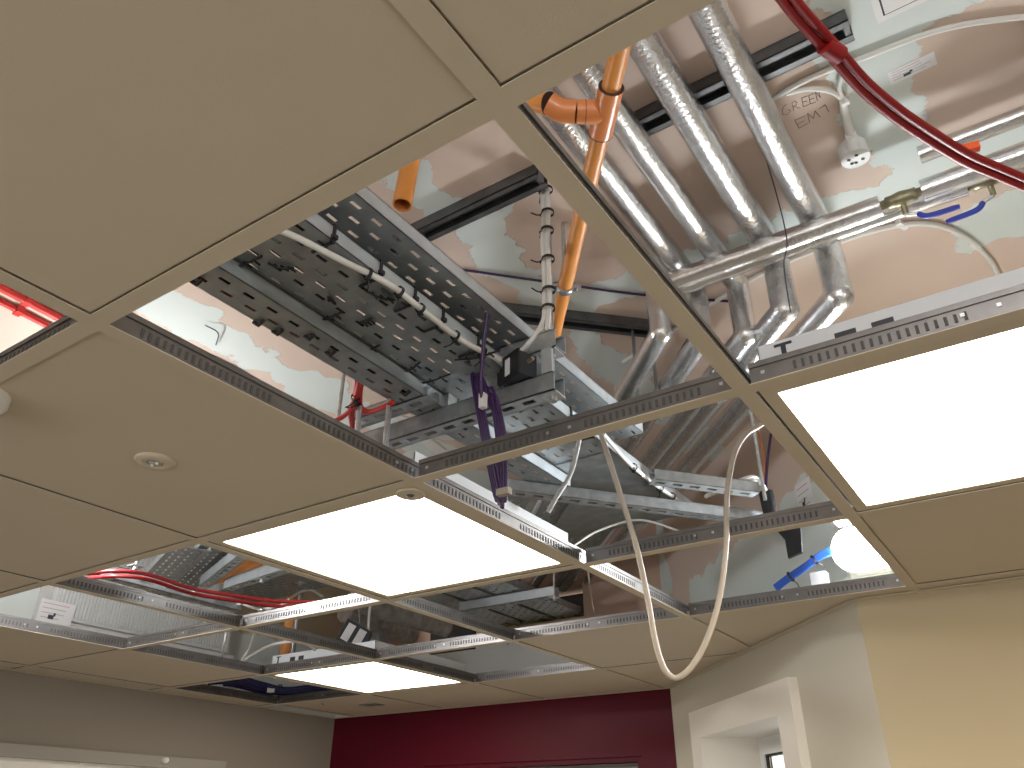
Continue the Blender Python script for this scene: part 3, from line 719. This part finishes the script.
# black junction box under the raised tray
bx = Vector((-.485, .765, .2735))
t = thing('junction_box', 'black plastic junction box with a white sticker under the raised tray', 'junction box', bx)
T = Matrix.Translation(bx) @ Matrix.Rotation(-.35, 4, 'Z')
mb = MB(); mb.box((-.028, -.022, -.026), (.028, .022, .026), T); mb.build('body', 'black_box', t)
mb = MB(); mb.box((-.031, -.027, -.028), (.031, -.022, .028), T); mb.box((-.05, -.02, -.02), (-.028, .02, .02), T); mb.build('lid', 'black', t)
MB().box((-.012, -.0278, -.020), (.004, -.027, .018), T).build('sticker', 'paper', t)
MB().tube([T @ Vector((.028, 0, .006)), T @ Vector((.045, 0, .006))], .004, 8).build('gland', 'brass', t)
# white cable strapped along the edge of the middle tray
wc = [pz(270, 226, .262), pz(300, 239, .266), pz(345, 262, .272), pz(390, 285, .275), pz(425, 312, .276), pz(465, 342, .276), pz(500, 360, .278)]
cable('white_cable', wc, .0055, 'white_cable', 'white cable strapped under the edge of the middle tray in the main opening', ties=(.42, .55, .66, .8, .93), tr=.0085)
# long black ties round the trays
for k, (a, b) in enumerate((((226, 268), (262, 256)), ((312, 320), (342, 312)), ((346, 355), (380, 345)), ((268, 263), (294, 268)), ((330, 300), (328, 296)), ((360, 322), (372, 318)), ((402, 372), (420, 362)), ((410, 384), (450, 374)), ((420, 405), (448, 396)), ((455, 360), (500, 350)), ((365, 290), (395, 300)))):
    A = pz(*a, .2765); B = pz(*b, .2765)
    mb = MB(); mid = A.lerp(B, .5) + Vector((0, 0, -.006))
    mb.tube(smooth([A, mid, B], 4), .0022, 6)
    for q in (.25, .5, .75):
        c = A.lerp(B, q); mb.tube([c, c + Vector((random.uniform(-.004, .004), .016, -.002))], .0022, 5)
    tag(mb.build('cable_tie', 'black'), 'black cable tie on the underside of the middle tray in the main opening', 'cable tie', 'black cable ties under the middle tray')
for (x, y) in ((196, 281), (258, 322), (277, 331), (309, 336), (405, 392), (330, 352)):
    A = pz(x, y, .243); tag(MB().tube([A + Vector((-.012, 0, .004)), A + Vector((0, .002, -.006)), A + Vector((.010, .004, .002))], .004, 6).build('cable_tie', 'black'),
        'black cable tie head on the narrow tray at the left of the main opening', 'cable tie', 'black cable ties on the narrow tray')
for tn, Y in enumerate((.16, .27, .38, .47, .55, .66, .9, 1.02, 1.12)):
    mb = MB(); mb.box((-.518, Y, .274), (-.5125, Y + .006, .312)); mb.box((-.56, Y, .274), (-.515, Y + .005, .277)); mb.obox((-.512, Y + .003, .285), (.008, .010, .008))
    tag(mb.build('cable_tie', 'black'), ORD[tn] + ' black cable tie from the near end on the bright edge of the middle tray', 'cable tie', 'black cable ties on the middle tray edge')
# white twin cables down the hanger rod
for k in (0, 1):
    X, Y = -.428 + .011*k, .772
    pts = [(X, Y, SOF - .002), (X + .002, Y, .66), (X - .001, Y, .58), (X + .001, Y, .50), (X, Y, .42), (X - .002, Y - .004, .37 - .01*k)] + ([(X - .035, Y - .01, .325), (X - .075, Y - .005, .308)] if k == 0 else [(X, Y - .004, .345)])
    cable('white_cable', pts, .0055, 'white_cable', ['white cable tied down the hanger rod and curving into the black box', 'straight white cable tied down the hanger rod next to the orange clamp'][k], ties=(.03, .17, .28, .45, .62, .72) if k == 1 else (), tr=.013)
# purple cable and its hanging coil
p1 = pz(487, 298, .380)
cable('purple_cable', [p1 + Vector((-.10, -.03, -.02)), p1 + Vector((-.02, -.004, .0)), p1 + Vector((.002, .001, -.006)), py(484, 340, p1.y + .015), py(481, 380, p1.y + .03), py(482, 398, p1.y + .04)], .004, 'purple', 'single purple cable dropping from the raised tray to the hanging coil')
cl = thing('purple_coil', 'bundle of looped purple cable hanging beside the first cross bar', 'cable coil', (-.44, .72, .02))
for k in range(4):
    o = 0
    top = py(472 + 2*k, 376 + (k % 3) * 2, .70 + .005*(k % 2)); top2 = py(484 + 2.2*k, 392 + (k % 2) * 6, .71)
    bot = py(495 + 2.6*k, 496 + (k % 3)*3, .735)
    mid1 = py(481 + 2.2*k, 430, .705); mid2 = py(492 + 2.6*k, 440, .715)
    MB().tube(smooth([top2 + Vector((0, 0, -.02)), top.lerp(top2, .5) + Vector((0, .004, .006)), top, mid1, bot], 7), .0036, 7).build('strand', 'purple', cl)
    MB().tube(smooth([bot, bot + Vector((.006, 0, -.004)), mid2 + Vector((.012, 0, 0)), top2 + Vector((.012, 0, 0)), top2], 7), .0036, 7).build('strand', 'purple', cl)
q = py(483, 401, .69); MB().obox(q, (.012, .012, .030)).build('white_tape', 'white_paint', cl)
q = py(504, 492, .72); MB().obox(q, (.026, .014, .012)).build('binding', 'cream_cable', cl)
# bracket with red cables
b0, b1 = pz(356, 420, .255), pz(440, 396, .255)
strut('bracket_strut', (b0.x, b0.y, .243), (b0.x + .22, b0.y, .243), 'short slotted bracket holding the red cables left of the trays', H=.021)
for k, (x, y) in enumerate(((358, 425), (388, 418))):
    P = pz(x, y, .20); rod('stud_rod', (P.x, P.y, .243), (P.x, P.y, .08), 'short steel stud under the slotted bracket, %s of two' % ('left' if k == 0 else 'right'), .006)
redp = [[(359, 378), (357, 392), (352, 406), (344, 416), (328, 424)], [(361, 379), (355, 400), (352, 420), (354, 437)], [(363, 380), (358, 396), (357, 408), (368, 412), (392, 404)], [(357, 380), (354, 400), (350, 410), (353, 430), (357, 440)], [(362, 378), (360, 398), (362, 408), (372, 411), (393, 402)]]
for k, P in enumerate(redp):
    cable('red_wire', [pz(x, y, .262 - .008*q) for q, (x, y) in enumerate(P)], .005, 'bright_red', ['bright red cable curving down to the tile edge left of the trays', 'bright red cable dropping straight down left of the trays', 'bright red cable bending right onto the slotted bracket', 'second bright red cable dropping beside the straight one', 'upper bright red cable bending right onto the slotted bracket'][k], group='red cables left of the trays', ties=(.35,) if k in (0, 2) else (), tr=.008)
q = pz(425, 418, .25); cable('red_wire', [q, q + Vector((.0, -.01, .03)), q + Vector((.02, -.03, .05))], .006, 'bright_red', 'short red cable end sticking out by the lower trapeze strut', group='red cables left of the trays')
# white round fitting and pale slats behind the strut
q = pz(448, 434, .30); t = thing('ceiling_rose', 'small white round fitting in shadow behind the lower trapeze strut', 'fitting', q)
MB().lathe([(.035, 0), (.035, .02), (.02, .045)], Matrix.Translation(q), 20).build('cap', 'white_cable', t)
MB().tube([q, q + Vector((0, 0, SOF - q.z))], .006, 8).build('stem', 'zinc', t)
for k, (a, b) in enumerate((((392, 414), (412, 428)), ((424, 440), (440, 452)))):
    A, B = pz(*a, .5), pz(*b, .5); mb = MB(); T = frame_of(A, B); mb.box((0, -.02, 0), ((B - A).length * 1.6, .02, .01), T)
    tag(mb.build('pale_batten', 'white_paint'), 'pale batten above the trays, %s of two' % ('nearer' if k == 0 else 'farther'), 'batten', 'pale battens')
# struts beyond the first cross bar
p0, p1 = pz(492, 491, .214), pz(762, 524, .214)
strut('angled_strut', p0, p1, 'long slotted strut crossing under the tray bend toward the black tape', H=.03)
p0, p1 = pz(652, 482, .262), pz(756, 495, .262)
strut('angled_strut', p0, p1, 'shorter upper slotted strut reaching right to the white cable drop', H=.03)
for x, y, lab in ((637, 350, 'slim dark rod behind the orange pipe and furring channel, left one'), (655, 345, 'slim dark rod next to the foil drop, right one')):
    q = pz(x - 5, y - 25, SOF); tag(MB().tube([(q.x, q.y, SOF - .02), (q.x, q.y, .42)], .005, 8).build('hanger_rod', 'tray_galv'), lab, 'rod', 'threaded hanger rods')
for x, y, lab in ((768, 480, 'thin steel rod at the white cable drop behind the light panel'),):
    q = pz(764, 493, .26); MBq = MB().tube([(q.x, q.y, SOF), (q.x, q.y, .24)], .005, 8).build('hanger_rod', 'zinc'); tag(MBq, lab, 'rod', 'threaded hanger rods')
for k in range(3):
    o = .006*k
    cable('white_cable', [pz(705, 497, .285) + Vector((0, o, .004*k)), pz(745, 482 - 2*k, .30), pz(758, 483 - 2*k, .30), pz(766, 490, .285), pz(771, 503, .26), pz(774, 515, .23)], .0045, 'white_cable', ['lowest', 'middle', 'topmost'][k] + ' of the white cables curving off the upper strut behind the black tape', group='white cables at the black tape')
cable('purple_cable', [pz(771, 434, .56), pz(768, 455, .48), pz(766, 480, .38), pz(766, 495, .33)], .0045, 'purple', 'purple cable hanging down to the white cables behind the right light panel')
cable('brown_cable', [pz(758, 428, .60), pz(763, 455, .50), pz(766, 490, .36)], .003, 'orange_fitting', 'thin brown cable hanging beside the purple one near the right light panel')
q = pz(768, 506, .245); t = thing('taped_joint', 'black taped cable joint just above the second cross bar', 'tape', q)
MB().tube([q + Vector((0, 0, .04)), q + Vector((.002, 0, 0)), q + Vector((.006, .0, -.05))], .020, 12).build('tape', 'black', t)
MB().obox(q + Vector((.012, .004, -.052)), (.022, .014, .03)).build('flap', 'black', t)
# white cables at the bend
cable('white_cable', [pz(603, 434, .272), pz(630, 464, .272), pz(660, 488, .272), pz(690, 508, .27), pz(704, 515, .268)], .0055, 'white_cable', 'white cable strapped along the outer edge of the tray bend', ties=(.3, .5, .62, .9), tr=.009)
cable('white_cable', [pz(583, 420, .262), pz(577, 450, .22), pz(570, 475, .16), pz(556, 498, .10), pz(548, 512, .07)], .0055, 'grey_cable', 'grey cable dropping from the trays behind the central light panel')
cable('cream_loop', [pz(598, 425, .265), py(606, 450, .96), py(622, 500, .98), py(636, 545, 1.0), py(648, 600, 1.02), py(655, 640, 1.03), py(664, 668, 1.04), py(676, 678, 1.05), py(692, 666, 1.06), py(708, 637, 1.07), py(720, 595, 1.08), py(726, 545, 1.09), py(727, 495, 1.10), py(734, 455, 1.12), py(746, 434, 1.14), py(762, 424, 1.20), py(785, 405, 1.35)],
      .0056, 'cream_cable', 'long cream cable hanging in a loop below the ceiling grid', seg=12)
cable('white_cable', [pz(690, 535, .10), pz(640, 520, .2), pz(600, 530, .18), pz(575, 545, .12), pz(566, 549, .08)], .003, 'white_cable', 'thin white lead behind the far corner of the central light panel')
cable('drop_wire', [pz(588, 571, .02), pz(590, 590, .18), pz(594, 612, .12)], .002, 'cream_cable', 'thin pale wire hanging in the opening right of the dark wall hole')
# tape and blue cables on the void walls
q = Vector((-.30, 1.86, .11))
mb = MB(); a = [py(776, 530, 1.80), py(800, 525, 1.80), py(802, 552, 1.79), py(788, 558, 1.79), py(785, 540, 1.80)]
mb.add([p for p in a] + [p + Vector((0, .012, 0)) for p in a], [(0, 1, 2, 3, 4), (9, 8, 7, 6, 5)] + [(i, (i+1) % 5, (i+1) % 5 + 5, i + 5) for i in range(5)])
tag(mb.build('black_tape', 'black'), 'torn flap of black tape below the second cross bar, left of the glowing bulkhead lamp', 'tape')
BLUE = ['topmost', 'second from top', 'second from bottom', 'lowest']
for k in range(4):
    cable('blue_cable', [py(774 + k, 586 + 1.5*k, 1.815), py(786, 577 + 2*k, 1.81), py(805, 564 + 2*k, 1.81), py(822, 552 + 2*k, 1.82), py(838, 547 + 2*k, 1.83), py(850, 550 + k, 1.84)], .0042, 'blue',
          BLUE[k] + ' bright blue cable in the bundle leading to the glowing bulkhead lamp', group='blue cables at the bulkhead lamp', ties=(.25, .5) if k == 1 else (), tr=.011)
mb = MB(); A = py(822, 576, 1.84); mb.box((A.x - .03, 1.835, A.z - .05), (A.x + .012, 1.868, A.z + .012)); tag(mb.build('wall_box', 'ribbed'), 'pale box on the void wall below the blue cables', 'box')
# bulkhead lamps
def bulkhead(c, wd, ht, dp, label, nrm=(0, -1, 0)):
    t = thing('bulkhead_lamp', label, 'lamp', c, 'bulkhead lamps'); mb = MB()
    def ring(s, y): 
        out = []
        for k in range(28):
            a = 2*math.pi*k/28; ca, sa = math.cos(a), math.sin(a)
            out.append(Vector(c) + Vector(((wd/2 - ht/2) * (1 if ca > 0 else -1) + ht/2*s*ca, y, ht/2*s*sa)))
        return out
    def stack(rs):
        m_ = MB(); vs = [p for r_ in rs for p in r_]; n = 28
        m_.add(vs, [(i*n + k, i*n + (k+1) % n, (i+1)*n + (k+1) % n, (i+1)*n + k) for i in range(len(rs) - 1) for k in range(n)], True)
        m_.add(rs[-1], [tuple(range(n))]); m_.add(rs[0], [tuple(range(n))]); return m_
    stack([ring(1.0, 0), ring(1.0, -.040)]).build('base', 'white_paint', t)
    stack([ring(.97, -.040), ring(.95, -.040 - dp*.5), ring(.82, -.040 - dp*.85), ring(.5, -.040 - dp)]).build('lens', 'bulk_glow', t)
    V = MB(); hv = ht / 2 + .006  # visor added to hold the lamp's light off the soffit close above
    V.box((c[0] - wd/2 + .03, c[1] - .115, c[2] + hv), (c[0] + wd/2 - .03, c[1], c[2] + hv + .004)); V.build('added_visor', 'white_paint', t)
    return t
bulkhead((-.03, 1.868, .125), .30, .125, .012, 'glowing white bulkhead lamp in the opening above the angled wall')
mat('globe_glow', (0.9, 0.9, 0.9), 0.5, emit=(0.95, 0.97, 1.0), estr=GLOBE_E)
def globe(c, label, r=.045):  # lamps added out of sight above the tiles to brighten the void
    t = thing('added_lamp', label, 'lamp', c, 'added unseen globe lamps lighting the void'); c = Vector(c)
    prof = [(max(.0005, r * math.sin(math.pi * q / 12)), -r * math.cos(math.pi * q / 12)) for q in range(13)]
    MB().lathe(prof, Matrix.Translation(c), 24).build('globe', 'globe_glow', t)
    MB().lathe([(.018, 0), (.022, .02), (.015, .05)], Matrix.Translation(c + Vector((0, 0, r - .004))), 16).build('lamp_holder', 'black_box', t)
    MB().tube([c + Vector((0, 0, r + .04)), (c.x, c.y, SOF)], .004, 8).build('flex', 'white_cable', t)
globe((-2.0, .66, .25), 'added globe lamp, unseen above the left tiles, lighting the void')
globe((.42, -.50, .34), 'added globe lamp, unseen above the top tiles, lighting the void', .034)


# ------------------------------------------------------------------ far left openings
# ribbed white panel on the left wall
rx = -3.04; y0, y1, z0, z1 = 1.22, 2.10, .20, .62
t = thing('ribbed_panel', 'ribbed white panel with a printed label on the left void wall', 'panel', (rx, 1.65, z0))
MB().box((-3.149, y0, z0), (rx, y1, z1)).build('panel_body', 'ribbed', t)
mb = MB(); y = y0 + .02
while y < y1 - .01: mb.box((rx, y, z0 + .012), (rx + .006, y + .008, z1)); y += .015
stuff(mb.build('ribs', 'ribbed', t))
MB().box((-3.149, y0, .045), (rx - .03, y1 + .06, z0)).build('plinth', 'white_paint', t)
lb0 = px(42, 598, rx + .012)
label_sheet(lb0, (0, 1, 0), (0, 0, -1), .14, .09, 'white printed label stuck on the ribbed panel at the far left')
# strut along the red cables and the cables themselves
A, B = pz(95, 575, .17), pz(236, 612, .17); A.x = B.x = (A.x + B.x) / 2
fs = strut('far_strut', (A.x, A.y - .2, .17), (A.x, B.y, .17), 'bluish strut with bolt heads beneath the dark red cables at the left', H=.041)
for k in range(7):
    y = A.y + .05 + k * .1; MB().lathe([(.010, 0), (.010, .010), (.005, .018)], Matrix.Translation((A.x + .0205, y, .19)) @ Matrix.Rotation(math.pi/2, 4, 'Y'), 8).build('bolt', 'zinc', fs)
rl = [(88, 573), (118, 571), (150, 575), (190, 588), (230, 595), (275, 601), (315, 602), (345, 601), (372, 598)]
for k in range(2):
    cable('red_cable', [pz(x, y + 5*k, .11) for x, y in rl], .0058, 'red', ['upper of the two dark red cables crossing the lower left opening', 'lower of the two dark red cables crossing the lower left opening'][k], group='red cables in the lower left opening', seg=10)
tray('far_tray', pz(150, 590, .34), pz(192, 548, .34), .13, .03, 'short pale tray at the top of the lower left opening, left one', 'far trays at the lower left', bmat='galv')
tray('far_tray', pz(178, 588, .36), pz(222, 545, .36), .13, .03, 'short grey tray at the top of the lower left opening, right one', 'far trays at the lower left')
strut('far_strut', pz(204, 587, .30), pz(248, 553, .30), 'bright strut with a black strap beside the far orange pipe', material='wall_galv')
strut('far_strut', pz(228, 590, .27), pz(296, 568, .27), 'bright strut running right from the far orange pipe', material='wall_galv')
tray('far_tray', pz(225, 600, .33), pz(330, 575, .33), .22, .03, 'dark perforated tray above the red cables in the lower left opening', 'far trays at the lower left')
tag(MB().tube([pz(212, 590, .40), pz(272, 555, .40)], .035, 18).build('orange_pipe', 'orange'), 'orange pipe slanting up beside the bright far strut', 'pipe', 'far orange pipes')
q = pz(287, 640, .22); tag(MB().tube([(q.x, q.y, .06), (q.x, q.y, SOF)], .024, 18).build('orange_pipe', 'orange'), 'upright orange pipe in front of the dark far wall', 'pipe', 'far orange pipes')
q = pz(294, 640, .22); tag(MB().tube([(q.x, q.y, .06), (q.x, q.y, SOF)], .012, 10).build('conduit', 'galv'), 'thin steel conduit right of the upright far orange pipe', 'conduit')
cable('white_cable', [pz(226, 632, .10), pz(224, 645, .06), pz(222, 658, .05)], .004, 'white_cable', 'short white lead hanging in front of the ribbed panel end', group='far white leads')
cable('white_cable', [pz(255, 632, .12), pz(250, 647, .09), pz(242, 660, .05)], .004, 'white_cable', 'white lead dropping left of the far light housing', group='far white leads')
cable('white_cable', [pz(242, 662, .05), pz(262, 649, .09), pz(285, 642, .11), pz(305, 643, .09), pz(318, 652, .07)], .006, 'white_cable', 'white lead arching to the far light housing', group='far white leads')
cable('white_cable', [pz(240, 603, .22), pz(258, 609, .2), pz(275, 607, .2), pz(288, 602, .22)], .005, 'white_cable', 'white lead sagging under the dark red cables', group='far white leads')
cable('white_cable', [pz(288, 600, .27), pz(300, 592, .32), pz(312, 590, .327), pz(322, 596, .28)], .006, 'white_cable', 'white leads knotted above the dark red cables', group='far white leads')
for A_, lab in (((-2.02, .95, .17), 'rod holding the bluish strut at the lower left'), (tuple(pz(262, 579, .27)), 'rod holding the bright strut right of the far orange pipe'), (tuple(pz(300, 582, .33)), 'rod holding the dark tray above the far red cables')):
    rod('hanger_rod', (A_[0], A_[1], SOF), A_, lab)
# black driver box hanging
q = pz(354, 638, .19); t = thing('driver_box', 'black driver box with pale stickers hanging tilted in the far opening', 'box', q)
T = Matrix.Translation(q) @ Matrix.Rotation(.75, 4, 'Z') @ Matrix.Rotation(.45, 4, 'Y')
MB().box((-.06, -.05, -.05), (.06, .05, .05), T).build('case', 'black_box', t)
for a in (-.045, .008): MB().box((a, -.0515, -.036), (a + .034, -.05, .038), T).build('sticker', 'paper', t)
cable('lead', [T @ Vector((.04, 0, .05)), q + Vector((.05, .03, .14)), q + Vector((.05, .06, .26))], .006, 'white_cable', None, parent=t)
cable('hook_wire', [T @ Vector((0, 0, .05)), q + Vector((0, 0, .2)), q + Vector((0, 0, SOF - q.z))], .002, 'zinc', None, parent=t)
MB_ = MB().box((-2.66, 2.62, .0), (-2.56, 2.70, .38)); tag(MB_.build('steel_post', 'galv'), 'grey steel post behind the dusty ducts', 'post')
# loose insulation in the hole
mb = MB()
for k in range(26): mb.obox((random.uniform(-2.1, -1.6), random.uniform(2.96, 3.1), .365 + random.uniform(0, .03)), (.06, .05, .03), rz=random.uniform(0, 3))
stuff(tag(mb.build('loose_insulation', 'yellow_insul'), 'loose yellowish insulation in the dark wall hole', 'insulation'))
struct(MB().box((-3.3, 3.5, 0), (-1.0, 3.6, SOF)).build('dark_backing', 'hole'))  # near-black sheet stands in for the darkness behind the wall opening
# navy cables in the small opening by the left wall
nb = [(190, 684), (228, 681), (262, 689), (285, 692), (310, 692), (340, 690)]
for k in range(6):
    cable('navy_cable', [pz(x, y + (k - 3) * 1.3 * (1 if 2 < i < 4 else 1.6), .05 + .006*(k % 3)) for i, (x, y) in enumerate(nb)], .006, 'navy', 'navy cable in the tied bundle resting in the small opening by the left wall', group='navy cables by the left wall', ties=(.55, .85) if k == 2 else (), tr=.026, tail=.06)
q = pz(271, 689, .05); tag(MB().obox(q, (.03, .02, .03)).build('tape_marker', 'paper'), 'white tape marker on the navy cable bundle', 'tape')
# red conduits on the soffit, far left opening
for k, (a, b) in enumerate((((-30, 272), (75, 326)), ((-30, 286), (60, 332)))):
    A, B = pz(*a, SOF - .012), pz(*b, SOF - .012)
    o = tag(MB().tube([A, B], .011 if k == 0 else .009, 12).build('red_conduit', 'bright_red'), ['upper red conduit on the soffit at the left edge', 'lower red conduit on the soffit at the left edge'][k], 'conduit', 'red conduits at the left edge')
    c = A.lerp(B, .52); MB().obox(c, (.03, .018, .02)).build('saddle_clip', 'bright_red', o)

# ------------------------------------------------------------------ lift everything to room height
for o in list(COL.objects):
    if o.parent is None:
        if o.type == 'EMPTY' or o.type == 'MESH' or o.type == 'CAMERA': o.location.z += ZC
